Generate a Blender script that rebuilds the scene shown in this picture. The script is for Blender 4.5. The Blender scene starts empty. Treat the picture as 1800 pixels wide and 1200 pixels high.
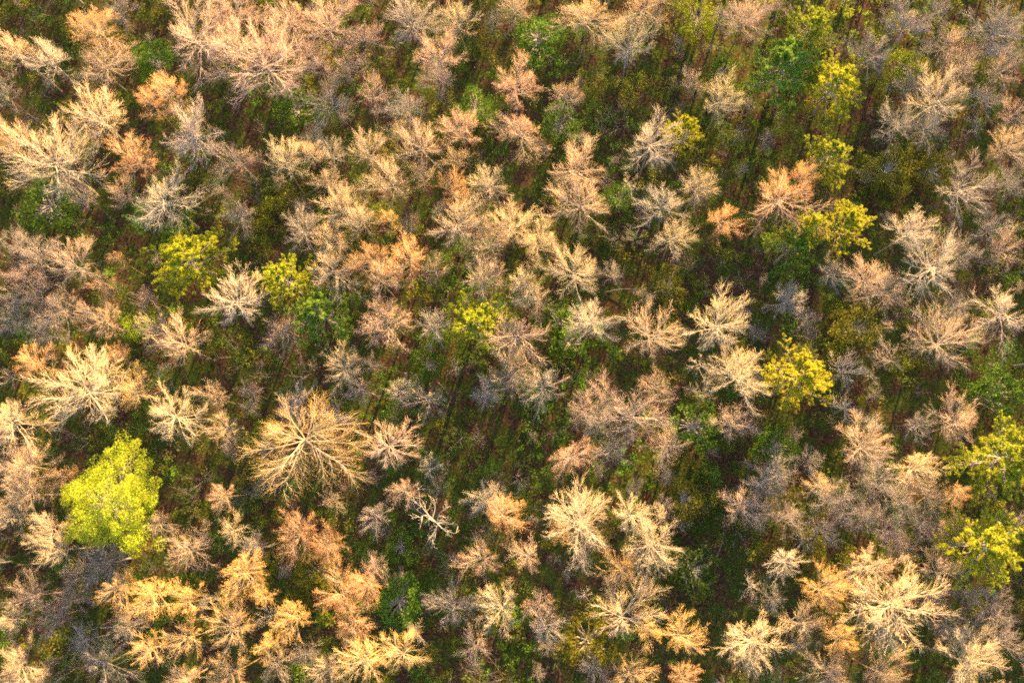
import bpy, math, random
import numpy as np
from mathutils import Matrix, Vector

# ------------------------------------------------------------------ camera, sky, sun, exposure
scene = bpy.context.scene
COL = scene.collection
CAM_H = 160.0
FPX = 1680.0                       # focal length in photo pixels (1800 wide)
NADIR = (940.0, 880.0)             # where the plumb line meets the photograph

_d = np.array([(NADIR[0] - 900) / FPX, -(NADIR[1] - 600) / FPX, -1.0]); _d /= np.linalg.norm(_d)
_zw = -_d
_xw = np.array([1.0, 0, 0]); _xw -= _zw * _xw.dot(_zw); _xw /= np.linalg.norm(_xw)
_yw = np.cross(_zw, _xw)
ROT = np.array([_xw, _yw, _zw])    # camera axes -> world axes

cam_data = bpy.data.cameras.new('camera')
cam_data.sensor_width = 36.0; cam_data.lens = 36.0 * FPX / 1800.0
cam_data.clip_start = 0.5; cam_data.clip_end = 3000.0
camera = bpy.data.objects.new('camera', cam_data); COL.objects.link(camera)
M4 = Matrix.Identity(4)
for i in range(3):
    for j in range(3):
        M4[i][j] = float(ROT[i][j])
M4[2][3] = CAM_H
camera.matrix_world = M4
scene.camera = camera

SUN_ELEV = math.radians(14.5)
SUN_FROM = math.radians(72.0)     # direction the light comes from, counter-clockwise from +X
world = bpy.data.worlds.new('World'); scene.world = world; world.use_nodes = True
wn = world.node_tree.nodes; wl = world.node_tree.links
sky = wn.new('ShaderNodeTexSky'); sky.sky_type = 'NISHITA'; sky.sun_disc = False
sky.sun_elevation = SUN_ELEV; sky.sun_rotation = math.pi / 2 - SUN_FROM
sky.dust_density = 2.0; sky.air_density = 1.0; sky.ozone_density = 0.6
wl.new(sky.outputs[0], wn['Background'].inputs[0])
wn['Background'].inputs[1].default_value = 0.066

sun_data = bpy.data.lights.new('sun', 'SUN'); sun_data.energy = 5.0; sun_data.angle = math.radians(0.6)
sun_data.color = (1.0, 0.59, 0.21)
sun = bpy.data.objects.new('sun', sun_data); COL.objects.link(sun)
_sd = Vector((math.cos(SUN_FROM) * math.cos(SUN_ELEV), math.sin(SUN_FROM) * math.cos(SUN_ELEV), math.sin(SUN_ELEV)))
sun.rotation_euler = _sd.to_track_quat('Z', 'Y').to_euler()
sun.location = (-10, 90, 60)

scene.view_settings.view_transform = 'Standard'; scene.view_settings.look = 'None'
scene.view_settings.gamma = 1.0; scene.view_settings.use_curve_mapping = False
scene.view_settings.exposure = 3.0
scene.cycles.use_denoising = False
scene.cycles.pixel_filter_type = 'BLACKMAN_HARRIS'; scene.cycles.filter_width = 1.9
scene.cycles.max_bounces = 6; scene.cycles.diffuse_bounces = 2; scene.cycles.transmission_bounces = 4

def ray(px, py):
    c = np.array([(px - 900) / FPX, -(py - 600) / FPX, -1.0])
    return ROT @ c

def at(px, py, z):
    d = ray(px, py); t = (z - CAM_H) / d[2]
    return np.array([d[0] * t, d[1] * t, z]), t / FPX      # point, metres per photo pixel there

# ------------------------------------------------------------------ materials
def new_mat(name):
    m = bpy.data.materials.new(name); m.use_nodes = True
    n = m.node_tree.nodes; return m, n, m.node_tree.links, n['Principled BSDF']

def bark_material(name, lo=0.72, hi=1.18, scale=9.0, green=0.0):
    m, n, l, b = new_mat(name)
    oi = n.new('ShaderNodeObjectInfo'); tc = n.new('ShaderNodeNewGeometry')
    nz = n.new('ShaderNodeTexNoise'); nz.inputs['Scale'].default_value = scale; nz.inputs['Detail'].default_value = 3
    l.new(tc.outputs['Position'], nz.inputs['Vector'])
    mr = n.new('ShaderNodeMapRange'); mr.inputs['From Min'].default_value = 0.3; mr.inputs['From Max'].default_value = 0.7
    mr.inputs['To Min'].default_value = lo; mr.inputs['To Max'].default_value = hi
    l.new(nz.outputs['Fac'], mr.inputs['Value'])
    vm = n.new('ShaderNodeVectorMath'); vm.operation = 'SCALE'
    l.new(oi.outputs['Color'], vm.inputs[0]); l.new(mr.outputs[0], vm.inputs['Scale'])
    l.new(vm.outputs[0], b.inputs['Base Color'])
    b.inputs['Roughness'].default_value = 0.85
    b.inputs['Specular IOR Level'].default_value = 0.2
    return m

def leaf_material(name, attr=False, trans=0.35, vary=(0.65, 1.3), scale=1.6):
    m, n, l, b = new_mat(name)
    geo = n.new('ShaderNodeNewGeometry')
    nz = n.new('ShaderNodeTexNoise'); nz.inputs['Scale'].default_value = scale; nz.inputs['Detail'].default_value = 4
    l.new(geo.outputs['Position'], nz.inputs['Vector'])
    mr = n.new('ShaderNodeMapRange'); mr.inputs['From Min'].default_value = 0.3; mr.inputs['From Max'].default_value = 0.7
    mr.inputs['To Min'].default_value = vary[0]; mr.inputs['To Max'].default_value = vary[1]
    l.new(nz.outputs['Fac'], mr.inputs['Value'])
    rmr = n.new('ShaderNodeMapRange'); rmr.inputs['To Min'].default_value = 0.7; rmr.inputs['To Max'].default_value = 1.3
    l.new(geo.outputs['Random Per Island'], rmr.inputs['Value'])
    mm = n.new('ShaderNodeMath'); mm.operation = 'MULTIPLY'
    l.new(mr.outputs[0], mm.inputs[0]); l.new(rmr.outputs[0], mm.inputs[1])
    if attr:
        src = n.new('ShaderNodeAttribute'); src.attribute_name = 'tint'; so = src.outputs['Color']
    else:
        src = n.new('ShaderNodeObjectInfo'); so = src.outputs['Color']
    vm = n.new('ShaderNodeVectorMath'); vm.operation = 'SCALE'
    l.new(so, vm.inputs[0]); l.new(mm.outputs[0], vm.inputs['Scale'])
    l.new(vm.outputs[0], b.inputs['Base Color'])
    b.inputs['Roughness'].default_value = 0.6; b.inputs['Specular IOR Level'].default_value = 0.25
    tr = n.new('ShaderNodeBsdfTranslucent'); l.new(vm.outputs[0], tr.inputs['Color'])
    mx = n.new('ShaderNodeMixShader'); mx.inputs[0].default_value = trans
    l.new(b.outputs[0], mx.inputs[1]); l.new(tr.outputs[0], mx.inputs[2])
    l.new(mx.outputs[0], n['Material Output'].inputs['Surface'])
    return m

def ground_material():
    m, n, l, b = new_mat('leaf_litter')
    geo = n.new('ShaderNodeNewGeometry')
    def noise(s, d):
        z = n.new('ShaderNodeTexNoise'); z.inputs['Scale'].default_value = s; z.inputs['Detail'].default_value = d
        l.new(geo.outputs['Position'], z.inputs['Vector']); return z
    a = noise(0.12, 4); f = noise(2.6, 8); g = noise(0.35, 5)
    r1 = n.new('ShaderNodeValToRGB'); e = r1.color_ramp.elements
    e[0].position = 0.3; e[0].color = (0.016, 0.011, 0.007, 1); e[1].position = 0.72; e[1].color = (0.105, 0.062, 0.036, 1)
    e2 = r1.color_ramp.elements.new(0.5); e2.color = (0.045, 0.027, 0.016, 1)
    l.new(f.outputs['Fac'], r1.inputs['Fac'])
    r2 = n.new('ShaderNodeValToRGB'); e = r2.color_ramp.elements
    e[0].position = 0.35; e[0].color = (0.02, 0.032, 0.006, 1); e[1].position = 0.7; e[1].color = (0.06, 0.08, 0.012, 1)
    l.new(f.outputs['Fac'], r2.inputs['Fac'])
    mr = n.new('ShaderNodeMapRange'); mr.inputs['From Min'].default_value = 0.40; mr.inputs['From Max'].default_value = 0.56
    l.new(g.outputs['Fac'], mr.inputs['Value'])
    mx = n.new('ShaderNodeMix'); mx.data_type = 'RGBA'
    l.new(mr.outputs[0], mx.inputs['Factor']); l.new(r1.outputs[0], mx.inputs['A']); l.new(r2.outputs[0], mx.inputs['B'])
    l.new(mx.outputs['Result'], b.inputs['Base Color'])
    b.inputs['Roughness'].default_value = 0.95; b.inputs['Specular IOR Level'].default_value = 0.1
    bp = n.new('ShaderNodeBump'); bp.inputs['Strength'].default_value = 0.8; bp.inputs['Distance'].default_value = 0.12
    l.new(f.outputs['Fac'], bp.inputs['Height']); l.new(bp.outputs[0], b.inputs['Normal'])
    return m

def twig_material():
    """grey older wood towards the limb, coloured young shoots at the tips"""
    m = bark_material('twig_bark', 0.8, 1.15, 2.0); n = m.node_tree.nodes; l = m.node_tree.links
    oi = next(x for x in n if x.type == 'OBJECT_INFO'); vm = next(x for x in n if x.type == 'VECT_MATH')
    at_ = n.new('ShaderNodeAttribute'); at_.attribute_name = 'tint'
    mx = n.new('ShaderNodeMix'); mx.data_type = 'RGBA'; mx.clamp_factor = True
    mx.inputs['A'].default_value = (0.33, 0.31, 0.29, 1)
    l.new(at_.outputs['Fac'], mx.inputs['Factor']); l.new(oi.outputs['Color'], mx.inputs['B'])
    l.new(mx.outputs['Result'], vm.inputs[0])
    return m

M_BARK = bark_material('bark'); M_TWIG = twig_material()
M_BUD = leaf_material('spring_buds', trans=0.4, vary=(0.75, 1.2))
M_NEEDLE = leaf_material('needles', trans=0.3, vary=(0.6, 1.3), scale=1.2)
M_LEAF = leaf_material('leaves', trans=0.45, vary=(0.7, 1.25), scale=0.9)
M_UNDER = leaf_material('undergrowth_leaves', attr=True, trans=0.35, vary=(0.6, 1.35), scale=0.7)
M_BRUSH = bark_material('brush_twigs', 0.7, 1.2, 0.8)
M_GROUND = ground_material()

# ------------------------------------------------------------------ mesh building blocks (numpy)
def unit(v):
    return v / np.maximum(np.linalg.norm(v, axis=-1, keepdims=True), 1e-9)

def perp(d):
    a = np.where(np.abs(d[..., 2:3]) < 0.9, np.array([0, 0, 1.0]), np.array([1.0, 0, 0]))
    u = unit(np.cross(d, a)); return u, np.cross(d, u)

class MB:
    """collects vertices and faces for ONE mesh"""
    def __init__(s): s.v = []; s.q = []; s.t = []; s.n = 0; s.tint = []
    def tubes(s, P, R, S, tip=True, age=None):
        """P (N,K+1,3) centre lines, R (N,K+1) radii; each a closed tapering tube of S sides"""
        N, K1, _ = P.shape
        if N == 0: return
        T = np.empty_like(P); T[:, 1:-1] = P[:, 2:] - P[:, :-2] if K1 > 2 else 0
        T[:, 0] = P[:, 1] - P[:, 0]; T[:, -1] = P[:, -1] - P[:, -2]
        T = unit(T); u, w = perp(T)
        a = np.arange(S) * 2 * math.pi / S
        ring = (u[:, :, None] * np.cos(a)[:, None] + w[:, :, None] * np.sin(a)[:, None]) * R[:, :, None, None] + P[:, :, None]
        K = K1 - 1
        nr = K if tip else K1
        V = ring[:, :nr].reshape(-1, 3)
        base = s.n + (np.arange(N) * nr * S)[:, None, None]
        j = np.arange(S); j2 = (j + 1) % S
        if nr > 1:
            k = np.arange(nr - 1)[:, None] * S
            q = np.stack([base + k + j, base + k + j2, base + k + S + j2, base + k + S + j], -1).reshape(-1, 4)
            s.q.append(q)
        s.v.append(V); s.n += len(V)
        if age is not None:
            g = np.linspace(age[0], age[1], K1)[:nr].repeat(S); s.tint.append(np.repeat(np.tile(g, N)[:, None], 3, 1))
            if tip: s.tint.append(np.full((N, 3), age[1]))
        if tip:
            tv = s.n + np.arange(N)[:, None]
            b = base[:, :, 0] + (nr - 1) * S
            t = np.stack([b + j, b + j2, np.broadcast_to(tv, (N, S))], -1).reshape(-1, 3)
            s.t.append(t); s.v.append(P[:, -1]); s.n += N
    def leaves(s, C, size, rng, aspect=0.6, up=0.3, tint=None, along=None):
        """diamond leaves at centres C (N,3)"""
        N = len(C)
        if N == 0: return
        size = np.broadcast_to(np.asarray(size, float), (N,))[:, None]
        nrm = unit(rng.normal(size=(N, 3)) + np.array([0, 0, up * 3]))
        u, w = perp(nrm)
        ang = rng.uniform(0, 2 * math.pi, (N, 1))
        d = u * np.cos(ang) + w * np.sin(ang)
        if along is not None: d = unit(along + 0.5 * rng.normal(size=(N, 3)))
        e = unit(np.cross(nrm, d))
        bend = nrm * size * 0.18
        V = np.stack([C - d * size, C + e * size * aspect + bend, C + d * size, C - e * size * aspect + bend], 1).reshape(-1, 3)
        i = s.n + np.arange(N)[:, None] * 4
        s.q.append(i + np.arange(4)); s.v.append(V); s.n += 4 * N
        if tint is not None: s.tint.append(np.repeat(tint, 4, 0))
    def mesh(s, name, mat, smooth=False, xf=None):
        v = np.concatenate(s.v).astype(np.float32)
        if xf is not None: v = (v * xf).astype(np.float32)
        q = np.concatenate(s.q) if s.q else np.zeros((0, 4), int)
        t = np.concatenate(s.t) if s.t else np.zeros((0, 3), int)
        me = bpy.data.meshes.new(name)
        me.vertices.add(len(v)); me.vertices.foreach_set('co', v.ravel())
        nl = q.size + t.size
        me.loops.add(nl); me.loops.foreach_set('vertex_index', np.concatenate([q.ravel(), t.ravel()]).astype(np.int32))
        me.polygons.add(len(q) + len(t))
        st = np.concatenate([np.arange(len(q)) * 4, q.size + np.arange(len(t)) * 3]).astype(np.int32)
        me.polygons.foreach_set('loop_start', st)
        if s.tint:
            c = np.concatenate(s.tint); c = np.concatenate([c, np.ones((len(c), 1))], 1).astype(np.float32)
            at_ = me.attributes.new('tint', 'FLOAT_COLOR', 'POINT'); at_.data.foreach_set('color', c.ravel())
        me.update(calc_edges=True)
        me.materials.append(mat)
        return me

def polyline(p, d, L, K, rng, up=0.0, wob=0.12):
    """bent centre lines for N branches at once"""
    N = len(p); P = np.empty((N, K + 1, 3)); P[:, 0] = p; d = d.copy()
    for k in range(K):
        d = unit(d + np.array([0, 0, up / K]) + rng.normal(size=(N, 3)) * wob)
        P[:, k + 1] = P[:, k] + d * (L / K)[:, None]
    return P

def children(P, n, rng, t0, t1, a0, a1, planar=0.0, even=True):
    """n children per branch: start points, directions, position t, parent index"""
    N, K1, _ = P.shape
    t = np.tile(np.linspace(t0, t1, n), (N, 1)) + rng.uniform(-.5, .5, (N, n)) * (t1 - t0) / max(n, 1)
    t = np.clip(t, 0.03, 1.0)
    x = t * (K1 - 1); i = np.minimum(x.astype(int), K1 - 2); f = (x - i)[..., None]
    idx = np.arange(N)[:, None]
    p = P[idx, i] * (1 - f) + P[idx, i + 1] * f
    T = unit(P[idx, i + 1] - P[idx, i])
    u, w = perp(T)
    phi = (np.arange(n) * 2.39996)[None] + rng.uniform(0, 6.28, (N, 1)) + rng.normal(size=(N, n)) * 0.5
    if planar > 0:                      # fan the children left and right of the parent, flat like a spray
        side = np.where(np.arange(n)[None] % 2 == 0, 0.0, math.pi) + rng.normal(size=(N, n)) * (1 - planar) * 1.6
        phi = side
    a = rng.uniform(a0, a1, (N, n)) * (1.0 - 0.35 * t)
    d = T * np.cos(a)[..., None] + (u * np.cos(phi)[..., None] + w * np.sin(phi)[..., None]) * np.sin(a)[..., None]
    return p.reshape(-1, 3), d.reshape(-1, 3), t.reshape(-1), np.repeat(np.arange(N), n)

R_ = math.radians

def bare_tree(seed, nl=15, nb=7, nt=8, nw=7, low=82, up=0.35, fine=1.0, lop=0.2, wob=0.07, thick=1.0,
              buds=0, bud_size=0.06, deep=1.0, flat=0.2, missing=0.0, rise=0.13):
    """a leafless broadleaf: limbs burst from the top of the trunk and fill a dome, each ending in plumes of twigs.
    built 20 m tall with a crown of about 4.4 m, then brought to unit size"""
    rng = np.random.default_rng(seed)
    H, RC = 20.0, 4.4
    CD = RC * deep                                   # crown depth
    zs = H - CD - H * rise
    lean = rng.normal(size=2) * 0.3
    zt = H - CD * 0.55
    k = np.linspace(0, 1, 9)
    TP = np.stack([lean[0] * k ** 1.5 + 0.10 * np.sin(k * 5 + seed), lean[1] * k ** 1.5 + 0.10 * np.cos(k * 4 + seed * 2), zt * k], 1)[None]
    TP[:, 0, :2] = 0
    TR = (0.13 * (1 - k) ** 0.7 * thick + 0.035)[None]; TR[0, 0] *= 1.5; TR[0, 1] *= 1.08
    mt = MB(); mt.tubes(TP, TR, 7)
    # limbs, evenly spread over the dome; the flatter ones leave lower down
    q = (np.arange(nl) + 0.5) / nl
    a = np.radians(12 + (low - 12) * np.sqrt(q)) + rng.normal(size=nl) * 0.08
    phi = np.arange(nl) * 2.39996 + rng.normal(size=nl) * 0.22 + seed
    t = (zs + (H * rise + CD * 0.40) * (1 - q) ** 0.8 * rng.uniform(0.8, 1.05, nl)) / zt
    t = np.clip(t, 0.2, 0.99)
    x = t * 8; i = np.minimum(x.astype(int), 7); f = (x - i)[:, None]
    p = TP[0, i] * (1 - f) + TP[0, i + 1] * f
    d = np.stack([np.cos(phi) * np.sin(a), np.sin(phi) * np.sin(a), np.cos(a)], 1)
    one = 1 + lop * np.cos(phi - rng.uniform(0, 6.28)) + 0.5 * lop * np.cos(2 * phi - rng.uniform(0, 6.28))
    L = RC * np.where(a > 0.7, 1.0, 0.55 + 0.45 * a / 0.7 * 1.0) * one * rng.uniform(0.82, 1.12, nl)
    if missing:
        keep = rng.uniform(size=nl) > missing * 0.6; keep[:3] = True
        p, d, L, a, phi = p[keep], d[keep], L[keep], a[keep], phi[keep]; nl = int(keep.sum())
    LP = polyline(p, d, L, 6, rng, up * 0.8, wob)
    r0 = 0.047 * thick * (L / L.mean()) ** 0.7
    kk = np.linspace(0, 1, 7)[None]
    LR = r0[:, None] * (1 - kk) ** 0.8 + 0.010
    limbs = []
    for z in range(nl):
        m = MB(); m.tubes(LP[z:z + 1], LR[z:z + 1], 5); limbs.append(m)
    bp, bd, bt, bi = children(LP, nb, rng, 0.16, 0.97, R_(26), R_(54), planar=flat)
    bL = L[bi] * (0.55 - 0.30 * bt) * rng.uniform(0.7, 1.25, len(bi))
    if missing:
        keep = rng.uniform(size=len(bi)) > missing; bp, bd, bt, bi, bL = bp[keep], bd[keep], bt[keep], bi[keep], bL[keep]
    BP = polyline(bp, bd, bL, 3, rng, up * 0.6, wob * 1.3)
    k4 = np.linspace(0, 1, 4)[None]
    c = MB()
    c.tubes(BP, (0.026 * fine * (bL[:, None] / 1.2) ** 0.5) * (1 - k4) ** 0.8 + 0.006, 4, age=(0.0, 0.6))
    tp, td, tt, ti = children(BP, nt, rng, 0.12, 1.0, R_(20), R_(46), planar=flat)
    tL = np.clip(bL[ti] * (0.70 - 0.28 * tt), 0.35, 1.5) * rng.uniform(0.65, 1.3, len(ti))
    TPp = polyline(tp, td, tL, 2, rng, up * 0.5, wob * 1.6)
    k3 = np.linspace(0, 1, 3)[None]
    c.tubes(TPp, np.full((len(tL), 1), 0.012 * fine) * (1 - k3) ** 0.6 + 0.004, 3, age=(0.35, 0.9))
    wp, wd, wt, wi = children(TPp, nw, rng, 0.12, 1.0, R_(15), R_(36))
    wL = np.clip(tL[wi] * (0.80 - 0.2 * wt), 0.32, 1.1) * rng.uniform(0.6, 1.3, len(wi))
    WP = polyline(wp, wd, wL, 1, rng, up * 0.5, wob * 1.5)
    c.tubes(WP, np.full((len(wL), 2), 0.0092 * fine), 3, age=(0.7, 1.15))
    tips = WP[:, -1]
    rad = np.percentile(np.hypot(tips[:, 0] - tips[:, 0].mean(), tips[:, 1] - tips[:, 1].mean()), 93)
    zmax = np.percentile(tips[:, 2], 99.5)
    xf = np.array([1 / rad, 1 / rad, 1 / zmax])
    bm = None
    if buds:
        b = MB()
        sel = rng.uniform(size=len(tips)) < buds
        if buds < 0.4: sel &= (np.sin(tips[:, 0] * 0.8 + seed) + np.cos(tips[:, 1] * 0.7 + seed * 3)) > -0.2
        T = tips[sel]
        for z in range(2):
            b.leaves(T + rng.normal(size=T.shape) * 0.06, bud_size * rng.uniform(0.6, 1.3, len(T)), rng, 0.65)
        bm = b.mesh('buds', M_BUD, xf=xf)
    off = np.array([tips[:, 0].mean(), tips[:, 1].mean()]) / rad
    return dict(trunk=mt.mesh('trunk', M_BARK, xf=xf), limbs=[m.mesh('limb', M_BARK, xf=xf) for m in limbs],
                crown=c.mesh('crown', M_TWIG, xf=xf), buds=bm, off=off, zc=float(np.median(tips[:, 2]) / zmax))

def pine_tree(seed, nl=26, low=0.45, tuft=15, dense=1.0, shape=0.9, nsz=0.24, open_=0.0):
    """an evergreen with clumped tufts of needles on level boughs, unit size"""
    rng = np.random.default_rng(seed); H, RC = 15.0, 3.8
    k = np.linspace(0, 1, 8)
    TP = np.stack([0.12 * np.sin(k * 4 + seed), 0.12 * np.cos(k * 3 + seed), H * 0.97 * k], 1)[None]; TP[:, 0, :2] = 0
    mt = MB(); mt.tubes(TP, (0.17 * (1 - k) ** 0.8 + 0.02)[None], 7)
    t = np.linspace(low, 0.97, nl) + rng.uniform(-.01, .01, nl)
    phi = np.arange(nl) * 2.39996 + rng.normal(size=nl) * 0.4
    u = (t - low) / (0.97 - low)
    L = RC * (np.clip(1 - u, 0, 1) ** shape * 0.85 + 0.22) * rng.uniform(0.7, 1.2, nl) * np.clip(0.65 + u * 1.3, 0, 1)
    x = t * 7; i = np.minimum(x.astype(int), 6); f = (x - i)[:, None]
    p = TP[0, i] * (1 - f) + TP[0, i + 1] * f
    el = np.radians(5 + 50 * u ** 2 + rng.normal(size=nl) * 8)
    d = np.stack([np.cos(phi) * np.cos(el), np.sin(phi) * np.cos(el), np.sin(el)], 1)
    LP = polyline(p, d, L, 4, rng, 0.25, 0.07)
    kk = np.linspace(0, 1, 5)[None]
    c = MB(); c.tubes(LP, 0.045 * (1 - kk) ** 0.8 * (L[:, None] / L.max()) ** 0.5 + 0.008, 4)
    nb = max(4, int(8 * dense))
    bp, bd, bt, bi = children(LP, nb, rng, 0.3, 1.0, R_(35), R_(65), planar=0.6)
    bL = np.clip(L[bi] * (0.5 - 0.25 * bt), 0.15, 1.0) * rng.uniform(0.7, 1.3, len(bi))
    BP = polyline(bp, bd, bL, 2, rng, 0.4, 0.12)
    c.tubes(BP, np.full((len(bL), 3), 0.014), 3)
    tp, td, tt, ti = children(BP, 4, rng, 0.35, 1.0, R_(25), R_(60))
    tip = np.concatenate([tp + td * 0.18, BP[:, -1], LP[:, -1]])
    if open_: tip = tip[rng.uniform(size=len(tip)) > open_]
    N = len(tip)
    C = np.repeat(tip, tuft, 0)
    dirs = unit(rng.normal(size=(len(C), 3)) + np.array([0, 0, 0.5]))
    Cc = C + dirs * rng.uniform(0.03, 0.16, (len(C), 1))
    n = MB(); n.leaves(Cc, nsz * rng.uniform(0.4, 0.8, len(C)), rng, 0.42, 0.25, along=dirs)
    rad = np.percentile(np.hypot(tip[:, 0], tip[:, 1]), 94); zmax = tip[:, 2].max() + 0.15
    xf = np.array([1 / rad, 1 / rad, 1 / zmax])
    return dict(trunk=mt.mesh('trunk', M_BARK, xf=xf), limbs=[], crown=c.mesh('bough', M_TWIG, xf=xf), needles=n.mesh('needles', M_NEEDLE, xf=xf),
                buds=None, off=np.zeros(2), zc=float(np.median(tip[:, 2]) / zmax))

def leafy_tree(seed, H=10.0, RC=2.6, low=0.3, nclump=60, per=90, leaf=0.10, stems=1, trunk_r=0.12, clump_r=0.5):
    """a leafy broadleaf or shrub: stems, boughs and leaf clumps spread through the crown, unit size"""
    rng = np.random.default_rng(seed)
    mt = MB(); c = MB(); n = MB()
    zc = H * (low + (1 - low) * 0.5); hz = H * (1 - low) * 0.5
    # clump centres through an uneven ellipsoid
    v = unit(rng.normal(size=(nclump, 3))); rr = rng.uniform(0.35, 1, nclump) ** 0.5
    v[:, 2] = np.abs(v[:, 2]) * np.where(rng.uniform(size=nclump) < 0.75, 1, -0.7)
    az = np.arctan2(v[:, 1], v[:, 0])
    lob = 1 + 0.16 * np.sin(3 * az + seed) + 0.12 * np.sin(5 * az + seed * 2) + rng.normal(size=nclump) * 0.10
    CC = v * rr[:, None] * np.array([RC * 0.86, RC * 0.86, hz * 0.92]); CC[:, :2] *= lob[:, None]; CC[:, 2] += zc
    k = np.linspace(0, 1, 6)
    for s in range(stems):
        o = rng.normal(size=2) * (0.0 if stems == 1 else RC * 0.12)
        e = rng.normal(size=2) * RC * (0.08 if stems == 1 else 0.35)
        P = np.stack([o[0] + (e[0] - o[0]) * k ** 1.4, o[1] + (e[1] - o[1]) * k ** 1.4, zc * 1.1 * k], 1)[None]
        mt.tubes(P, (trunk_r * (1 - k) ** 0.8 + 0.02)[None], 6)
    start = np.stack([CC[:, 0] * 0.08, CC[:, 1] * 0.08, np.clip(CC[:, 2] - 0.9 * np.hypot(CC[:, 0], CC[:, 1]), H * low * 0.6, zc)], 1)
    mid = (start + CC) / 2 + np.array([0, 0, -0.15]) + rng.normal(size=CC.shape) * 0.1
    BP = np.stack([start, mid, CC], 1)
    c.tubes(BP, np.array([0.045, 0.028, 0.01])[None] * np.ones((nclump, 1)), 4)
    dirs = rng.normal(size=(nclump, per, 3)); dirs /= np.linalg.norm(dirs, axis=2, keepdims=True)
    rad = clump_r * rng.uniform(0.65, 1.35, (nclump, 1, 1)) * rng.uniform(0.3, 1.0, (nclump, per, 1)) ** 0.6
    Lc = (CC[:, None] + dirs * rad * np.array([1, 1, 0.7])).reshape(-1, 3)
    n.leaves(Lc, leaf * rng.uniform(0.6, 1.3, len(Lc)), rng, 0.6, 0.35)
    radn = np.percentile(np.hypot(Lc[:, 0], Lc[:, 1]), 96); zmax = Lc[:, 2].max()
    xf = np.array([1 / radn, 1 / radn, 1 / zmax])
    return dict(trunk=mt.mesh('trunk', M_BARK, xf=xf), limbs=[], crown=c.mesh('bough', M_TWIG, xf=xf), leaves=n.mesh('leaves', M_LEAF, xf=xf),
                buds=None, off=np.zeros(2), zc=0.72)

# ------------------------------------------------------------------ ground
def terrain(x, y):
    return (0.45 * np.sin(x * 0.09 + 1.0) * np.cos(y * 0.07) + 0.25 * np.sin(x * 0.23 + y * 0.17)
            + 0.10 * np.sin(x * 0.61 - y * 0.53) - 0.3)

def build_ground():
    ax = np.concatenate([[-1200, -700, -350, -200], np.linspace(-140, 140, 161), [180, 300, 500, 900]])
    ay = np.concatenate([[-900, -500, -250, -120], np.linspace(-60, 120, 115), [160, 300, 500, 900]])
    X, Y = np.meshgrid(ax, ay); Z = terrain(X, Y)
    m = MB(); m.v.append(np.stack([X, Y, Z], -1).reshape(-1, 3)); w = len(ax)
    i = (np.arange(len(ay) - 1)[:, None] * w + np.arange(w - 1)).reshape(-1)
    m.q.append(np.stack([i, i + 1, i + 1 + w, i + w], 1))
    o = bpy.data.objects.new('ground', m.mesh('ground', M_GROUND)); COL.objects.link(o); o['kind'] = 'structure'
    o.data.polygons.foreach_set('use_smooth', np.ones(len(o.data.polygons), bool))
build_ground()

# ------------------------------------------------------------------ the tree kinds, one mesh set per variant
LIB = {
    # v: feathery ascending crowns   w: wide crowns with heavy limbs   f: dense fine-twigged round crowns
    'v': [bare_tree(11 + i, nl=[18, 16, 20, 15, 18, 17, 21, 16, 18, 14][i], nb=[8, 9, 8, 9, 8, 9, 8, 9, 8, 10][i], nt=7, nw=6, fine=0.72, low=[82, 86, 78, 88, 80, 84, 76, 86, 82, 88][i],
                    up=[.35, .25, .45, .2, .4, .3, .5, .25, .35, .2][i], lop=[.15, .3, .2, .35, .12, .25, .15, .4, .2, .35][i],
                    deep=[.95, .85, 1.05, .8, 1.0, .9, 1.1, .85, .95, .8][i], missing=[0, .08, 0, .15, 0, .1, 0, .18, .05, .12][i],
                    thick=[1, 1.1, .9, 1.2, .9, 1.0, .9, 1.1, 1, 1.25][i]) for i in range(10)],
    'w': [bare_tree(41 + i, nl=[12, 11, 13][i], nb=9, nt=8, nw=6, low=88, up=0.2, fine=0.75, lop=0.3, thick=1.2, deep=0.75, flat=0.4, missing=[0, .15, .1][i]) for i in range(3)],
    'f': [bare_tree(61 + i, nl=17, nb=8, nt=7, nw=6, low=84, up=0.3, fine=0.62, lop=0.25, wob=0.16, flat=0.0, thick=0.7, deep=.9) for i in range(4)],
    'b': [bare_tree(81 + i, nl=[16, 14, 17, 15][i], nb=8, nt=7, nw=6, fine=0.78, low=82, lop=0.25, buds=0.45, bud_size=0.055, thick=.9) for i in range(4)],
    'm': [bare_tree(101 + i, nl=[16, 15, 17][i], nb=8, nt=7, nw=6, fine=0.78, low=84, lop=0.28, buds=0.3, bud_size=0.05, thick=.9) for i in range(3)],
    's': [bare_tree(121 + i, nl=9, nb=6, nt=6, nw=5, low=80, fine=1.1, lop=0.4, wob=0.11, missing=.1) for i in range(3)],
    'p': [pine_tree(141 + i, nl=38, dense=[1.3, 1.3, 1.2][i], open_=[.0, .0, .06][i], tuft=30, nsz=0.105) for i in range(3)],
    'g': [leafy_tree(161 + i, H=5.0, RC=2.0, low=0.1, nclump=46, per=70, leaf=0.075, stems=3, trunk_r=0.05, clump_r=0.42) for i in range(4)],
    'L': [leafy_tree(181, H=16.0, RC=5.0, low=0.45, nclump=200, per=240, leaf=0.06, trunk_r=0.16, clump_r=0.66)],
    'H': [bare_tree(191, nl=15, nb=12, nt=9, nw=5, low=90, up=0.12, fine=0.42, lop=0.22, flat=0.5, buds=0.25, bud_size=0.03, thick=0.95, deep=.6, missing=.3, wob=.09)],
    'd': [bare_tree(204, nl=8, nb=5, nt=4, nw=4, low=88, up=0.1, fine=1.3, lop=0.5, wob=0.2, thick=1.3, flat=0.2, missing=0.3)],
}

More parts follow.
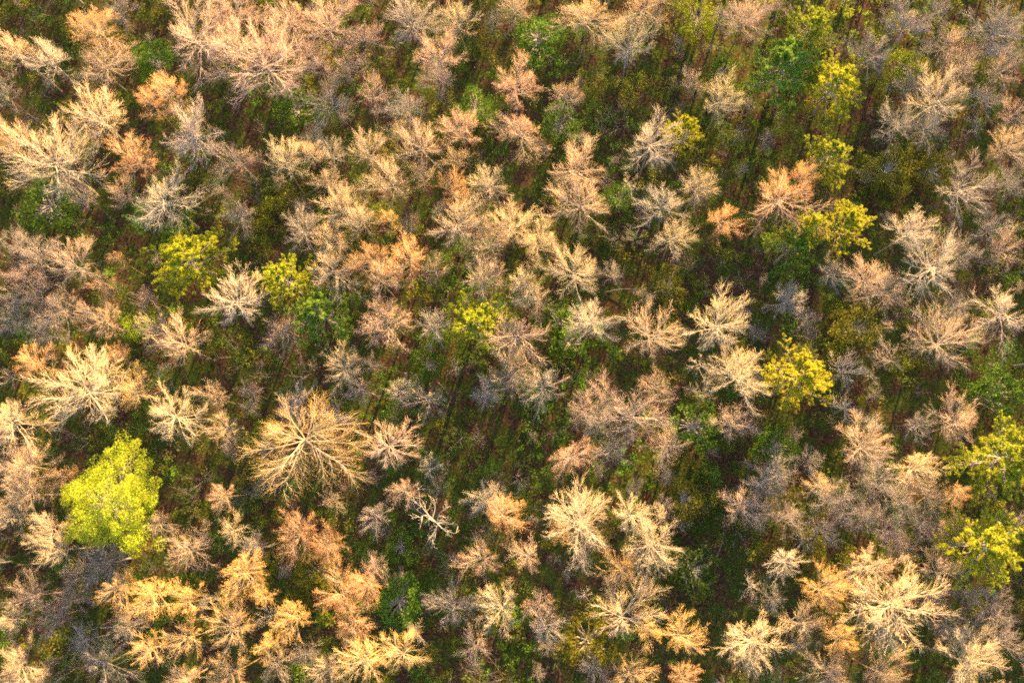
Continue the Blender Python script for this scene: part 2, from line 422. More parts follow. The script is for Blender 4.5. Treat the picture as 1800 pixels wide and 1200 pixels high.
TONE = {  # bark colour, partly with the gold of sunlit and grey of shaded crowns put in
    'c': (0.56, 0.46, 0.31), 't': (0.47, 0.37, 0.25), 'k': (0.45, 0.33, 0.27), 'y': (0.29, 0.265, 0.265), 'w': (0.46, 0.42, 0.37),
    'o': (0.54, 0.36, 0.20), 'a': (0.62, 0.43, 0.17),
}
BUD = {'c': (0.60, 0.45, 0.24), 't': (0.58, 0.40, 0.22), 'k': (0.58, 0.38, 0.24), 'o': (0.62, 0.34, 0.13), 'a': (0.66, 0.44, 0.12), 'y': (0.5, 0.38, 0.28), 'w': (0.55, 0.42, 0.3)}
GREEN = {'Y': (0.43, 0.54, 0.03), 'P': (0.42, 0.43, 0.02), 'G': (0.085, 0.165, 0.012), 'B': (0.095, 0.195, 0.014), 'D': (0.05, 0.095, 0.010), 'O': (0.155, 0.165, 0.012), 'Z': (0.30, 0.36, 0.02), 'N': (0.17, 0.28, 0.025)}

# x, y, r in photo pixels (apparent crown centre and radius); kind; tone; height in metres
TREES = """
10 85 40 v c 19|75 105 43 v w 18|165 45 50 b o 17|180 108 54 f k 14|205 18 38 f y 12|345 60 78 v k 20|462 108 80 v k 21|412 18 52 m k 18
268 100 34 g B 8|166 205 62 v c 19|310 160 42 b o 20|340 236 54 v w 19|262 185 28 b o 17|240 283 44 b o 19|290 355 60 v w 19|85 288 78 v c 21
12 245 40 m o 18|140 348 27 v y 14|218 342 30 v t 15|80 358 48 g G 7|2 172 30 v y 17|415 290 46 m k 17|420 378 38 f y 12
575 38 58 m k 18|610 120 36 f k 13|724 25 48 v y 17|808 34 40 v c 17|768 95 40 b k 18|775 138 36 f y 12|575 185 58 f y 12|715 190 54 f y 16
650 265 42 v t 18|718 255 50 v t 18|700 220 36 f t 15|808 225 42 b k 19|800 278 30 f t 14|495 288 44 v c 18|545 270 29 m t 15|582 272 28 v y 13
576 322 42 f t 15|600 356 40 v c 18|682 330 44 m c 19|630 386 33 v c 19|682 388 25 b a 18|740 312 26 m t 16|793 326 28 b o 17|866 310 38 v c 18
832 362 38 f t 15|798 398 48 v c 18|838 188 34 g B 6|912 140 46 b k 18|904 14 36 m t 18|1035 20 50 b t 20|1130 14 48 m o 19|1110 74 50 w w 16
1315 36 48 m k 17|1270 25 30 f y 12|1232 36 38 g Z 9|945 62 44 g B 8|995 165 34 m t 16|915 230 48 b k 18|1215 143 30 f k 11|1268 175 36 v c 17
1304 230 21 s y 11|1146 257 54 v w 18|1205 228 32 p P 17|1010 300 46 v t 17|1015 352 56 v t 17|1112 320 22 s w 10|1230 330 36 v t 15|1170 362 46 v w 17
1188 420 44 v c 18|1270 385 29 b o 17|985 215 36 g G 6|1088 348 28 g B 6|1270 125 28 g G 6|900 384 42 b c 18
1427 40 38 p Z 18|1384 112 50 p N 16|1470 145 50 p P 17|1540 84 42 v y 14|1590 44 42 v y 15|1645 12 38 v y 15|1655 75 48 f k 14|1760 50 50 v y 16
1592 115 32 g Z 6|1695 122 34 m t 14|1655 172 56 v t 16|1580 216 44 v y 13|1765 122 42 f k 13|1450 276 37 p Z 17|1380 348 60 m o 20|1412 300 27 b o 18
1488 385 43 p P 18|1412 402 32 p P 17|1394 432 42 p N 15|1700 332 62 w y 16|1772 258 44 m t 15|1720 222 24 s y 10|1602 402 46 v w 17
60 455 40 f y 12|128 468 54 v k 17|38 488 35 f k 14|200 455 20 b o 14|330 446 60 p P 18|184 505 27 m o 15|110 546 58 f k 16|186 564 40 m t 15
14 572 42 f y 13|254 520 24 m k 14|236 578 25 g Y 7|274 572 34 v k 16|316 606 46 v c 18|400 534 62 v w 17|45 635 32 b o 17|138 690 76 v c 20
240 682 37 m a 18|24 737 54 m c 19|295 740 56 v c 18|365 694 29 m t 15|390 752 36 v t 15|435 690 28 f k 15|210 627 21 b o 13|12 665 20 s y 12
525 412 40 v y 14|580 425 42 v c 17|585 478 52 v t 17|655 448 40 b o 18|716 455 44 b o 18|676 492 38 v c 18|765 480 28 v t 14|500 490 42 p Z 18
568 552 52 p N 16|500 578 42 f k 14|680 563 47 b k 18|765 570 34 v w 15|826 566 50 p Z 18|605 640 44 v t 15|656 636 25 f y 12|636 682 30 v w 12
704 690 28 v w 12|756 702 40 w w 12|850 690 30 v w 12|680 780 52 v k 16|518 714 42 v y 14|586 728 36 s w 14|536 782 108 H a 20|752 640 30 g G 6
852 432 48 v t 17|850 492 44 v c 17|960 430 35 b c 19|920 482 36 v c 18|946 508 38 v c 18|1008 475 52 v t 18|1045 560 46 v w 14|1145 592 57 m c 18
1270 568 56 v c 20|1296 655 58 v c 20|1234 642 27 s w 13|1240 690 25 s w 10|915 608 62 v k 19|886 656 44 v t 18|950 682 40 v w 14|1080 480 24 f y 9
1030 716 44 f k 13|1118 728 64 f k 16|1170 782 42 f k 15|1080 780 40 f y 14|1000 808 38 b k 16|1222 748 44 g B 8|1290 742 44 f k 13|1000 600 36 g B 7
1375 528 33 v w 14|1420 560 34 f y 11|1532 478 38 v k 16|1562 520 48 m t 16|1640 458 68 v w 17|1692 450 40 f y 13|1772 440 40 f k 13|1765 552 58 w w 17
1665 605 60 v k 17|1565 626 34 s y 10|1490 655 34 v w 12|1490 716 32 s w 9|1400 670 54 p P 18|1505 582 46 g O 6|1530 745 28 f y 12|1690 745 45 m k 17
1620 745 32 v y 12|1522 790 47 v t 17|1360 785 38 g B 8|1752 690 50 g G 8|1772 812 64 p Z 18|1680 540 32 f y 11|1470 480 35 v y 12
30 820 47 v c 17|46 866 44 v t 17|20 906 38 v c 17|105 842 34 m o 15|84 930 40 v c 18|98 966 38 v c 18|200 880 80 L Y 18|276 930 35 f k 14
330 966 52 f k 16|386 870 26 b k 17|408 926 30 v t 15|180 985 50 v y 14|210 1036 42 m a 18|276 1048 36 b a 18|316 1066 31 b a 18|415 1020 45 b a 20
54 1050 40 v k 15|90 1086 45 f t 14|8 1082 34 v t 16|402 1110 53 v a 19|326 1126 35 v a 18|256 1150 35 v a 19|150 1130 45 f y 13|184 1166 50 w y 14
30 1182 48 v t 17|72 1190 44 f t 15|404 1184 42 v a 18|312 1196 36 v t 16|590 872 28 f t 13|656 905 31 v w 13|750 826 27 v w 13|712 870 34 m k 14
770 915 58 d w 14|520 940 50 b o 14|572 950 34 b o 14|665 1000 32 f k 15|590 1040 44 b o 16|642 1030 30 b o 16|605 1092 52 b o 16|510 1094 31 b a 18
474 1084 22 s w 13|466 1130 24 b a 17|640 1162 50 v a 19|702 1160 46 v a 20|574 1172 36 v t 15|856 885 34 v w 14|882 906 36 b o 17|846 980 38 m t 16
800 1070 52 f y 12|725 1110 24 s w 9|832 1134 40 f k 12|886 1066 45 v c 16|1020 910 62 v c 20|974 936 26 b a 15|1110 920 43 v c 20|1150 966 53 v c 20
1086 1006 36 m a 18|1114 1076 62 w c 20|1140 1112 28 b a 18|1206 1120 46 m a 19|920 975 34 m k 17|950 1060 35 m k 14|956 1102 34 v w 15|1020 986 21 s w 8
1025 1040 18 s w 6|1035 1130 45 g O 8|1110 1182 46 v a 19|1045 1182 26 v y 13|1212 1192 30 b o 16|1218 1004 52 g D 7|1322 1128 52 v c 18|1326 1030 26 s w 11
1370 840 48 f y 14|1390 916 38 f y 13|1310 890 45 f k 13|1422 812 30 f y 12|1440 850 26 m t 14|1540 850 46 f y 14|1592 882 45 f y 15|1490 910 50 f y 14
1560 932 45 f y 14|1622 922 36 f y 14|1642 870 42 f k 14|1610 815 42 b c 18|1686 866 24 b o 16|1740 960 62 p P 18|1690 926 28 f t 15|1385 990 34 v w 14
1530 1000 48 m c 17|1450 1036 39 b a 18|1570 1066 76 v c 20|1660 1000 40 v k 14|1400 1092 40 v t 15|1486 1116 31 b a 18|1672 1100 48 f k 14|1742 1060 50 f y 13
1762 1130 44 v y 14|1700 1162 62 v c 18|1470 1180 46 m t 16|1556 1180 45 m t 16|1790 922 30 v y 14|1360 1050 28 f y 11|800 648 18 s w 7|1205 878 36 g O 6
1420 950 45 g O 6|980 560 30 g G 6|520 190 40 g G 6|1560 300 40 g O 5|1640 300 34 g O 5|1170 500 36 g O 5|700 1060 40 g B 6|700 960 30 g G 5|560 1010 40 g O 6
405 88 50 v k 20|540 100 42 f k 15|505 40 44 m k 18|640 60 42 f k 14|650 162 38 f k 12|556 245 36 f y 11|1460 880 40 f y 13|1450 932 34 f y 13
1524 902 38 f y 13|1588 962 34 f k 12|1654 932 34 f k 13|1702 1040 38 f y 12|1640 1050 34 f k 12|1342 850 36 f y 12|1350 902 34 f k 12|30 438 38 f y 12
62 520 38 f k 13|20 522 34 f y 12|80 590 34 f y 11|1702 88 38 f k 13|1732 172 40 f y 12|1622 222 38 f y 12|1600 152 34 f y 12|1780 200 38 f k 12
1780 322 34 f y 12|1742 400 38 f y 11|1062 690 38 f k 13|1152 680 34 f k 14|1056 744 38 f y 14|122 1060 38 f k 13|222 1100 34 v y 14|132 1012 34 f k 13
482 1172 36 v t 14|532 1150 32 f y 13|442 960 32 f y 12|450 1052 25 b a 17|362 1060 26 f y 12
""".replace('\n', '|').split('|')
TREES = [t.split() for t in TREES if t.strip()]
TREES = [(float(a), float(b), float(c), k, n, float(h) * (0.9 if k == 'f' else 1.05)) for a, b, c, k, n, h in TREES]

KIND = {  # name, category, group, descriptive words
    'v': ('bare_tree', 'tree', 'bare broadleaf trees', 'bare tree'),
    'w': ('bare_tree', 'tree', 'bare broadleaf trees', 'wide bare tree with heavy limbs'),
    'f': ('fine_twigged_tree', 'tree', 'fine twigged bare trees', 'fine-twigged tree'),
    'b': ('budding_tree', 'tree', 'trees in bud', 'budding tree'),
    'm': ('budding_tree', 'tree', 'trees in bud', 'part-budded tree'),
    's': ('sapling', 'sapling', 'bare saplings', 'thin bare sapling'),
    'p': ('pine_tree', 'pine tree', 'evergreen pines', 'pine'),
    'g': ('shrub', 'shrub', 'green understory shrubs', 'low shrub'),
    'L': ('leafy_tree', 'tree', None, 'leafy tree'),
    'H': ('bare_tree', 'tree', 'bare broadleaf trees', 'huge spreading bare tree'),
    'd': ('dead_tree', 'dead tree', None, 'dead tree'),
}
TWORD = {'c': 'cream', 't': 'tan', 'k': 'pinkish', 'y': 'grey', 'w': 'whitish', 'o': 'orange', 'a': 'golden',
         'Y': 'yellow', 'P': 'yellow', 'G': 'green', 'B': 'bright green', 'D': 'dark green', 'O': 'olive', 'Z': 'yellow-green', 'N': 'green'}
# landmark: photo position -> (full label, short name used in other labels)
MARKS = {
    (200, 880): ('large bright yellow-green leafy tree, the most vivid crown, by the left edge', 'the vivid yellow-green leafy tree'),
    (536, 782): ('widest golden bare tree with long radiating limbs, left of centre', 'the widest golden bare tree'),
    (770, 915): ('white dead tree with crooked broken limbs among dark undergrowth below centre', 'the white dead tree'),
    (330, 446): ('round yellow pine standing alone in the left third of the wood', 'the round yellow left pine'),
    (1470, 145): ('yellow-topped pine near the top right, beside dark brown undergrowth', 'the yellow-topped pine at top right'),
    (1488, 385): ('yellow pine touching the big orange-tipped tree on its left', 'the yellow pine beside the big orange-tipped tree'),
    (1400, 670): ('green pine with a bright yellow patch on its crown, right of centre', 'the yellow-patched pine right of centre'),
    (826, 566): ('olive pine with a yellow upper left tip at the middle of the wood', 'the olive pine at the middle'),
    (500, 490): ('small olive pine with a yellow tip, just above a green pine', 'the small yellow-tipped pine'),
    (568, 552): ('dark green pine just below the small yellow-tipped pine', 'the dark green pine left of centre'),
    (1205, 228): ('small yellow pine tucked behind the upper right of a whitish bare tree', 'the small yellow upper pine'),
    (1740, 960): ('yellow-lit pine by the right edge, below another pine', 'the lower pine at the right edge'),
    (1772, 812): ('yellow-green pine cut by the right edge, above another pine', 'the upper pine at the right edge'),
    (85, 288): ('large sunlit cream bare tree near the left edge, above a green shrub', 'the large cream tree near the left edge'),
    (462, 108): ('large pinkish bare tree with a white lower fan, in the top left quarter', 'the large pinkish tree at top left'),
    (1380, 348): ('big orange-tipped tree glowing beside the yellow pine at upper right', 'the big orange-tipped tree'),
    (1570, 1066): ('largest cream-gold bare tree in the bottom right quarter', 'the large cream tree at bottom right'),
    (1020, 910): ('cream bare tree with a straight white spine, topmost of the bottom-centre cluster', 'the cream white-spined tree'),
    (1700, 332): ('wide grey bare tree standing over brown brush near the right edge', 'the wide grey tree at right'),
    (138, 690): ('large cream-gold bare tree above the vivid yellow-green leafy tree', 'the large cream-gold tree at left'),
    (1640, 458): ('large whitish bare tree with dense radiating limbs at right', 'the large whitish tree at right'),
    (915, 608): ('large pinkish-cream bare tree just right of the central olive pine', 'the large pinkish tree at centre'),
    (702, 1160): ('round golden bare tree touching the bottom edge, right one of a bright pair', 'the golden tree at the bottom edge'),
    (400, 534): ('round whitish bare tree below and right of the round yellow pine', 'the round whitish tree at left'),
    (715, 190): ('round lilac-grey fine-twigged tree in the upper middle', 'the lilac-grey round tree'),
    (415, 1020): ('brightest small golden budding tree in the bottom left quarter', 'the brightest golden budding tree'),
}

def phrase(t):
    x, y, r, k, n, h = t
    w = KIND[k][3]
    if k in 'vfbmpg':
        w = ('large ' if r >= 52 else 'small ' if r <= 31 else '') + TWORD[n] + ' ' + w
    else:
        w = TWORD[n] + ' ' + w
    return w

def sector(dx, dy):
    a = math.degrees(math.atan2(-dy, dx)) % 360
    return ['right', 'upper right', 'above', 'upper left', 'left', 'lower left', 'below', 'lower right'][int(((a + 22.5) % 360) // 45)]

SAY = {'right': 'to the right of', 'upper right': 'to the upper right of', 'above': 'above', 'upper left': 'to the upper left of',
       'left': 'to the left of', 'lower left': 'to the lower left of', 'below': 'below', 'lower right': 'to the lower right of'}

def make_labels():
    P = [phrase(t) for t in TREES]; out = []; used = set()
    count = {p: P.count(p) for p in P}
    for i, t in enumerate(TREES):
        key = (int(t[0]), int(t[1]))
        if key in MARKS: out.append(MARKS[key][0]); used.add(MARKS[key][0]); continue
        cand = []
        for mk, (full, short) in MARKS.items():
            dx, dy = t[0] - mk[0], t[1] - mk[1]; dd = math.hypot(dx, dy); s = sector(dx, dy)
            same = sorted(math.hypot(u[0] - mk[0], u[1] - mk[1]) for j, u in enumerate(TREES)
                          if P[j] == P[i] and (int(u[0]), int(u[1])) not in MARKS and sector(u[0] - mk[0], u[1] - mk[1]) == s)
            rank = same.index(dd)
            cand.append((rank > 1, dd * (1 + 1.2 * rank), rank, s, short))
        for _, _, rank, s, short in sorted(cand):
            lab = ['nearest ', 'second nearest ', 'third nearest ', 'fourth nearest ', 'fifth nearest '][min(rank, 4)] + P[i] + ' ' + SAY[s] + ' ' + short
            if len(lab.split()) <= 16 and lab not in used and rank < 5: break
        used.add(lab); out.append(lab)
    return out

LABELS = make_labels()

def part(name, me, parent, colr):
    o = bpy.data.objects.new(name, me); COL.objects.link(o); o.parent = parent; o.color = (*colr, 1.0)
    return o

def jitter(c, rnd, a=0.12):
    k = 1 + rnd.uniform(-a, a); return tuple(max(0.0, min(1.0, q * k * (1 + rnd.uniform(-0.05, 0.05)))) for q in c)

rnd = random.Random(7)
BASES = []
seen = {}
for i, (x, y, r, k, n, h) in enumerate(TREES):
    vs = LIB[k]; seen[k] = seen.get(k, rnd.randrange(9)) + 1
    T = vs[(seen[k] * 5 + rnd.randrange(2)) % len(vs)]
    c, mpp = at(x, y, h * T['zc'])
    R = r * mpp * (1.14 if k in 'pgL' else 1.0 if k == 'f' else 1.08)
    rot = rnd.uniform(0, 2 * math.pi) if k != 'H' else math.pi / 2
    ca, sa = math.cos(rot), math.sin(rot)
    ox, oy = T['off'] * R
    bx = c[0] - (ca * ox - sa * oy); by = c[1] - (sa * ox + ca * oy); bz = float(terrain(bx, by)) - 0.05
    root = bpy.data.objects.new(KIND[k][0], None); COL.objects.link(root)
    root.location = (bx, by, bz); root.scale = (R, R * rnd.uniform(0.82, 1.1), h - bz)
    root.rotation_euler = (rnd.gauss(0, 0.035), rnd.gauss(0, 0.035), rot)
    if k == 'L': root.scale = (R * 1.05, R, h - bz); root.rotation_euler = (0, 0, rot)
    if k == 'H': root.scale = (R * 0.82, R * 1.05, h - bz); root.rotation_euler = (0, 0, math.pi / 2)
    root.empty_display_size = 0.2
    root['label'] = LABELS[i]; root['category'] = KIND[k][1]
    if KIND[k][2]: root['group'] = KIND[k][2]
    BASES.append((bx, by, R, k))
    if k in 'pgL':
        bark = jitter((0.30, 0.25, 0.21), rnd); leaf = jitter(GREEN[n], rnd)
        part('trunk' if k != 'g' else 'stem', T['trunk'], root, bark); part('bough', T['crown'], root, bark)
        if k == 'p': part('needles', T['needles'], root, leaf)
        else: part('foliage', T['leaves'], root, leaf)
    else:
        bark = jitter(TONE[n], rnd)
        part('trunk', T['trunk'], root, tuple(q * 0.5 for q in bark))
        if k == 'd': bark = (0.66, 0.65, 0.63)
        cr = part('crown', T['crown'], root, bark)
        for lm in T['limbs']: part('limb', lm, root, tuple(0.45 * q + 0.4 * g for q, g in zip(bark, (0.36, 0.34, 0.32))))
        if T['buds']: part('buds', T['buds'], cr, jitter(BUD[n], rnd))

def fallen_log(px, py, L, ang, r, label, seed):
    rng = np.random.default_rng(seed)
    c, _ = at(px, py, 0.4); root = bpy.data.objects.new('fallen_log', None); COL.objects.link(root)
    z0 = float(terrain(c[0], c[1])); root.location = (c[0], c[1], z0); root.rotation_euler = (0, 0, ang)
    root['label'] = label; root['category'] = 'fallen log'
    k = np.linspace(-0.5, 0.5, 8)
    P = np.stack([k * L, 0.25 * np.sin(k * 5 + seed), 0.55 + 0.9 * (k + 0.5)], 1)[None]
    m = MB(); m.tubes(P, (r * (1.1 - 0.9 * (k + 0.5)))[None], 7)
    part('trunk', m.mesh('trunk', M_BARK), root, (0.17, 0.15, 0.14))
    bp, bd, bt, bi = children(P, 7, rng, 0.35, 0.98, R_(30), R_(60))
    for q in range(len(bp)):
        b = MB(); BP = polyline(bp[q:q + 1], bd[q:q + 1], np.array([L * 0.22 * rng.uniform(.5, 1.2)]), 3, rng, 0.1, 0.12)
        b.tubes(BP, np.array([[r * .4, r * .3, r * .2, .01]]), 4)
        tp, td, tt, ti = children(BP, 6, rng, 0.3, 1.0, R_(25), R_(55)); b.tubes(polyline(tp, td, np.full(6, L * 0.07), 1, rng, 0, .1), np.full((6, 2), r * .12), 3)
        part('branch', b.mesh('branch', M_BARK), root, (0.17, 0.15, 0.14))

fallen_log(1105, 508, 8.0, 0.15, 0.10, 'thin grey fallen log lying in the brown opening right of centre', 3)
fallen_log(1268, 945, 7.0, 1.35, 0.09, 'thin grey fallen log in the dark gap right of the bottom-centre cluster', 5)

# ------------------------------------------------------------------ undergrowth: uncountable leafy ground cover, bare brush and litter
# photo patches that steer it: x, y, r, colour, density
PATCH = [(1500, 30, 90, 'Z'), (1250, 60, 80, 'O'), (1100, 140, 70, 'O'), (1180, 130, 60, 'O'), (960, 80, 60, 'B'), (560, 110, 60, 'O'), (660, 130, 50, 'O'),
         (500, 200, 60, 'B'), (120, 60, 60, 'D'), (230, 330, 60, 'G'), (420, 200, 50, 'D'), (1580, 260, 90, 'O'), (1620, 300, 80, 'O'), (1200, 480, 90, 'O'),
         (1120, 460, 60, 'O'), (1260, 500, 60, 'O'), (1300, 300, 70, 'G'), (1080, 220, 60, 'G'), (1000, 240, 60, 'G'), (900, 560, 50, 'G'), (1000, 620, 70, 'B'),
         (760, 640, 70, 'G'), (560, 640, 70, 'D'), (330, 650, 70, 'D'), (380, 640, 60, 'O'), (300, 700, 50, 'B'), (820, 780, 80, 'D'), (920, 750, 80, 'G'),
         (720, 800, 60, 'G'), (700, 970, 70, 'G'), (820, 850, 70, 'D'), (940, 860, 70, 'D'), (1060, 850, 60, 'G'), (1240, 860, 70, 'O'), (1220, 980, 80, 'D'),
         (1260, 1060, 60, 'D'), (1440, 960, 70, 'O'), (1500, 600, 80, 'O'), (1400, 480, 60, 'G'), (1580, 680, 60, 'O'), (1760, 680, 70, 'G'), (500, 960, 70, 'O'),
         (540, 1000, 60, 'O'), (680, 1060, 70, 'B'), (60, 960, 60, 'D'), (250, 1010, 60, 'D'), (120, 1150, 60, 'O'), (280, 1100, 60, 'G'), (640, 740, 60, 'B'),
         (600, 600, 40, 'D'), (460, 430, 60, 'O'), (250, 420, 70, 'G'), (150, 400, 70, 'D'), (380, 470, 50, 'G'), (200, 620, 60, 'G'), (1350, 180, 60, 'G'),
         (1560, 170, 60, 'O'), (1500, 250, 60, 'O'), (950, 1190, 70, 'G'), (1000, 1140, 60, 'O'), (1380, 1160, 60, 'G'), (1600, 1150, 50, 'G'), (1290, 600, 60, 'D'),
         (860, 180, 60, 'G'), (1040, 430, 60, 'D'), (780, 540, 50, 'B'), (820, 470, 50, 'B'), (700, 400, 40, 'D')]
BARE = [(1650, 700, 90), (900, 300, 50), (430, 230, 60), (1010, 1010, 70), (650, 200, 45), (1100, 510, 70), (1500, 210, 45), (560, 590, 50), (790, 660, 40), (1700, 840, 60),
        (1560, 480, 60), (1480, 760, 60), (960, 190, 40), (1720, 280, 70), (1660, 400, 60), (20, 420, 70)]
G_PATCH = [(at(x, y, 1.0)[0][:2], r * at(x, y, 1.0)[1], c) for x, y, r, c in PATCH]
G_BARE = [(at(x, y, 0.5)[0][:2], r * at(x, y, 0.5)[1]) for x, y, r in BARE]
XR, YR = (-128, 128), (-42, 112)

def undergrowth():
    rng = np.random.default_rng(5)
    m = MB()
    N = 7000
    C = np.stack([rng.uniform(*XR, N), rng.uniform(*YR, N)], 1)
    d = np.zeros(N) + 0.72 + 0.3 * np.sin(C[:, 0] * 0.21 + 1.3 * np.sin(C[:, 1] * 0.17)) * np.cos(C[:, 1] * 0.26 + 0.9)
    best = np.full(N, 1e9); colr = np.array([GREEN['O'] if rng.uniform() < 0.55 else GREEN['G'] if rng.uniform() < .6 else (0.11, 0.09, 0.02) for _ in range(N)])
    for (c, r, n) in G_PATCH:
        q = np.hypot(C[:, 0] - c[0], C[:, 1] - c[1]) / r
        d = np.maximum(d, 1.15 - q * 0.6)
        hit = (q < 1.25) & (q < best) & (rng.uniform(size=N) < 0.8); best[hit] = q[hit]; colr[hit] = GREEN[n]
    for (c, r) in G_BARE:
        q = np.hypot(C[:, 0] - c[0], C[:, 1] - c[1]) / r
        d = np.where(q < 1.1, np.minimum(d, 0.02 + 0.3 * q ** 2), d)
    C = C[(k := rng.uniform(size=N) < d)]; colr = colr[k]
    for i in range(len(C)):
        R = 0.8 + 1.7 * rng.uniform() ** 1.8; Hh = R * rng.uniform(0.9, 2.2); nl = int(rng.uniform(52, 76) * R ** 1.5) + 20
        nb = rng.integers(4, 8)
        cc = np.column_stack([rng.normal(size=(nb, 2)) * R * 0.5, Hh * rng.uniform(0.35, 0.85, nb)])
        dd = unit(rng.normal(size=(nl, 3)) + np.array([0, 0, 0.7]))
        p = cc[rng.integers(0, nb, nl)] + dd * rng.uniform(0.55, 1.0, (nl, 1)) * R * 0.46
        p[:, :2] += C[i]; p[:, 2] = np.abs(p[:, 2]) + terrain(C[i, 0], C[i, 1])
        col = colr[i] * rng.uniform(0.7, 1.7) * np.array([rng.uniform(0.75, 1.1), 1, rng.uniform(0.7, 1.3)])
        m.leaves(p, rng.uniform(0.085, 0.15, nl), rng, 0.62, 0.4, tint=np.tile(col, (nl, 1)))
    o = bpy.data.objects.new('undergrowth', m.mesh('undergrowth', M_UNDER)); COL.objects.link(o)
    o['kind'] = 'stuff'; o['label'] = 'olive and green leafy undergrowth covering the forest floor'; o['category'] = 'undergrowth'

def brush():
    rng = np.random.default_rng(6)
    m = MB(); N = 1300
    C = np.stack([rng.uniform(*XR, N), rng.uniform(*YR, N)], 1)
    f = 0.5 + 0.5 * np.sin(C[:, 0] * 0.16 + 2.0 + np.sin(C[:, 1] * 0.2)) * np.cos(C[:, 1] * 0.19 + 0.4)
    C = C[rng.uniform(size=N) < 0.35 + 0.6 * f]
    N = len(C); ns = 4
    z = terrain(C[:, 0], C[:, 1])
    p = np.repeat(np.column_stack([C, z]), ns, 0) + rng.normal(size=(N * ns, 3)) * np.array([.15, .15, 0])
    L = rng.uniform(2.5, 7.5, N).repeat(ns) * rng.uniform(0.6, 1.1, N * ns)
    a = rng.uniform(0.1, 0.75, N * ns); ph = rng.uniform(0, 6.28, N * ns)
    d = np.stack([np.sin(a) * np.cos(ph), np.sin(a) * np.sin(ph), np.cos(a)], 1)
    P = polyline(p, d, L, 3, rng, 0.1, 0.13)
    m.tubes(P, 0.022 * (1 - np.linspace(0, 1, 4)[None]) * np.ones((len(L), 1)) + 0.006, 3)
    bp, bd, bt, bi = children(P, 8, rng, 0.25, 1.0, R_(30), R_(65))
    bL = L[bi] * (0.46 - 0.25 * bt) * rng.uniform(.6, 1.3, len(bi))
    BP = polyline(bp, bd, bL, 1, rng, 0.3, 0.2)
    m.tubes(BP, np.full((len(bi), 2), 0.012), 3)
    wp, wd, wt, wi = children(BP, 5, rng, 0.2, 1.0, R_(25), R_(55))
    m.tubes(polyline(wp, wd, bL[wi] * rng.uniform(0.3, 0.6, len(wi)), 1, rng, 0.3, 0.2), np.full((len(wi), 2), 0.0085), 3)
    o = bpy.data.objects.new('brush', m.mesh('brush', M_BRUSH)); COL.objects.link(o); o.color = (0.27, 0.23, 0.225, 1)
    o['kind'] = 'stuff'; o['label'] = 'thin grey leafless brush rising from the forest floor'; o['category'] = 'brush'

def litter():
    rng = np.random.default_rng(8); m = MB(); N = 30000
    x = rng.uniform(*XR, N); y = rng.uniform(*YR, N)
    C = np.stack([x, y, terrain(x, y) + rng.uniform(0.03, 0.12, N)], 1)
    pal = np.array([(0.20, 0.10, 0.05), (0.13, 0.065, 0.035), (0.26, 0.16, 0.08), (0.10, 0.06, 0.045), (0.23, 0.10, 0.04)])
    m.leaves(C, rng.uniform(0.08, 0.15, N), rng, 0.6, 1.0, tint=pal[rng.integers(0, 5, N)])
    o = bpy.data.objects.new('leaf_litter', m.mesh('leaf_litter', M_UNDER)); COL.objects.link(o)
    o['kind'] = 'stuff'; o['label'] = 'brown fallen leaves scattered over the forest floor'; o['category'] = 'leaf litter'

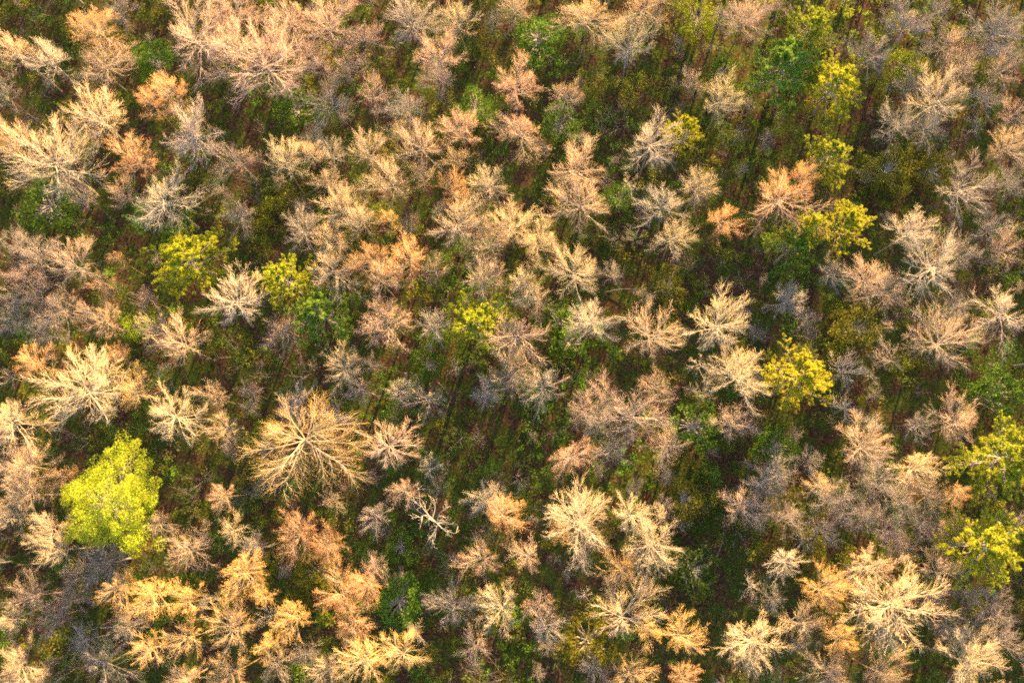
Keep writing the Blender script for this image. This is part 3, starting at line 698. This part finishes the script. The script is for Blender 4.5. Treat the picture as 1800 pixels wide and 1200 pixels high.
def woodland():
    """the wood goes on beyond the picture: one uncounted mass of the same trees round the frame"""
    rng = np.random.default_rng(12)
    root = bpy.data.objects.new('woodland', None); COL.objects.link(root)
    root['kind'] = 'stuff'; root['label'] = 'leafless wood going on beyond the picture'; root['category'] = 'woodland'
    done = []
    for _ in range(4000):
        P = np.array([rng.uniform(-135, 135), rng.uniform(-75, 150), 17.0])
        c = ROT.T @ (P - np.array([0, 0, CAM_H])); px = 900 + FPX * c[0] / -c[2]; py = 600 - FPX * c[1] / -c[2]
        if -75 < px < 1875 and -75 < py < 1275: continue
        if not (-420 < px < 2220 and -520 < py < 1500): continue
        if any(math.hypot(P[0] - q[0], P[1] - q[1]) < 6.5 for q in done): continue
        done.append(P)
        k = 'vvvfbm'[rng.integers(0, 6)]; T = LIB[k][rng.integers(0, len(LIB[k]))]
        R = rng.uniform(3.6, 5.4); h = rng.uniform(15, 20) + (4 if P[0] > 30 else 0); rot = rng.uniform(0, 6.28); bark = TONE['ctky'[rng.integers(0, 4)]]  # unseen right-hand trees made taller to throw shade on the right side
        for nm, me in (('trunk', T['trunk']), ('crown', T['crown'])):
            o = part(nm, me, root, bark); o.location = (P[0], P[1], float(terrain(P[0], P[1])) - 0.05)
            o.rotation_euler = (0, 0, rot); o.scale = (R, R, h)

def thicket():
    """bare understory brush filling the gaps between the crowns, one uncounted mass"""
    rng = np.random.default_rng(21)
    root = bpy.data.objects.new('thicket', None); COL.objects.link(root)
    root['kind'] = 'stuff'; root['label'] = 'grey leafless understory thicket between the taller crowns'; root['category'] = 'brush'
    B = np.array([(b[0], b[1], b[2]) for b in BASES]); green = [(c, r) for c, r, n in G_PATCH if n in 'BZ']
    done = []
    for _ in range(6000):
        if len(done) > 200: break
        x, y = rng.uniform(-100, 100), rng.uniform(-30, 95)
        if (np.hypot(B[:, 0] - x, B[:, 1] - y) < 0.62 * B[:, 2] + 0.9).any(): continue
        if any(math.hypot(x - c[0], y - c[1]) < r * 0.6 for c, r in green): continue
        if any(math.hypot(x - q[0], y - q[1]) < 3.1 for q in done): continue
        done.append((x, y))
        k = 'sff'[rng.integers(0, 3)]; T = LIB[k][rng.integers(0, len(LIB[k]))]
        R = rng.uniform(1.2, 2.5); h = R * rng.uniform(2.2, 3.4); rot = rng.uniform(0, 6.28)
        b = np.array([(0.30, 0.26, 0.25), (0.33, 0.26, 0.22), (0.27, 0.25, 0.25), (0.36, 0.29, 0.23)][rng.integers(0, 4)]) * rng.uniform(0.55, 0.9)
        for nm, me in (('stem', T['trunk']), ('twigs', T['crown'])):
            o = part(nm, me, root, tuple(b)); o.location = (x, y, float(terrain(x, y)) - 0.05)
            o.rotation_euler = (rng.normal() * .08, rng.normal() * .08, rot); o.scale = (R, R * rng.uniform(.75, 1.1), h)

undergrowth(); brush(); litter(); thicket(); woodland()
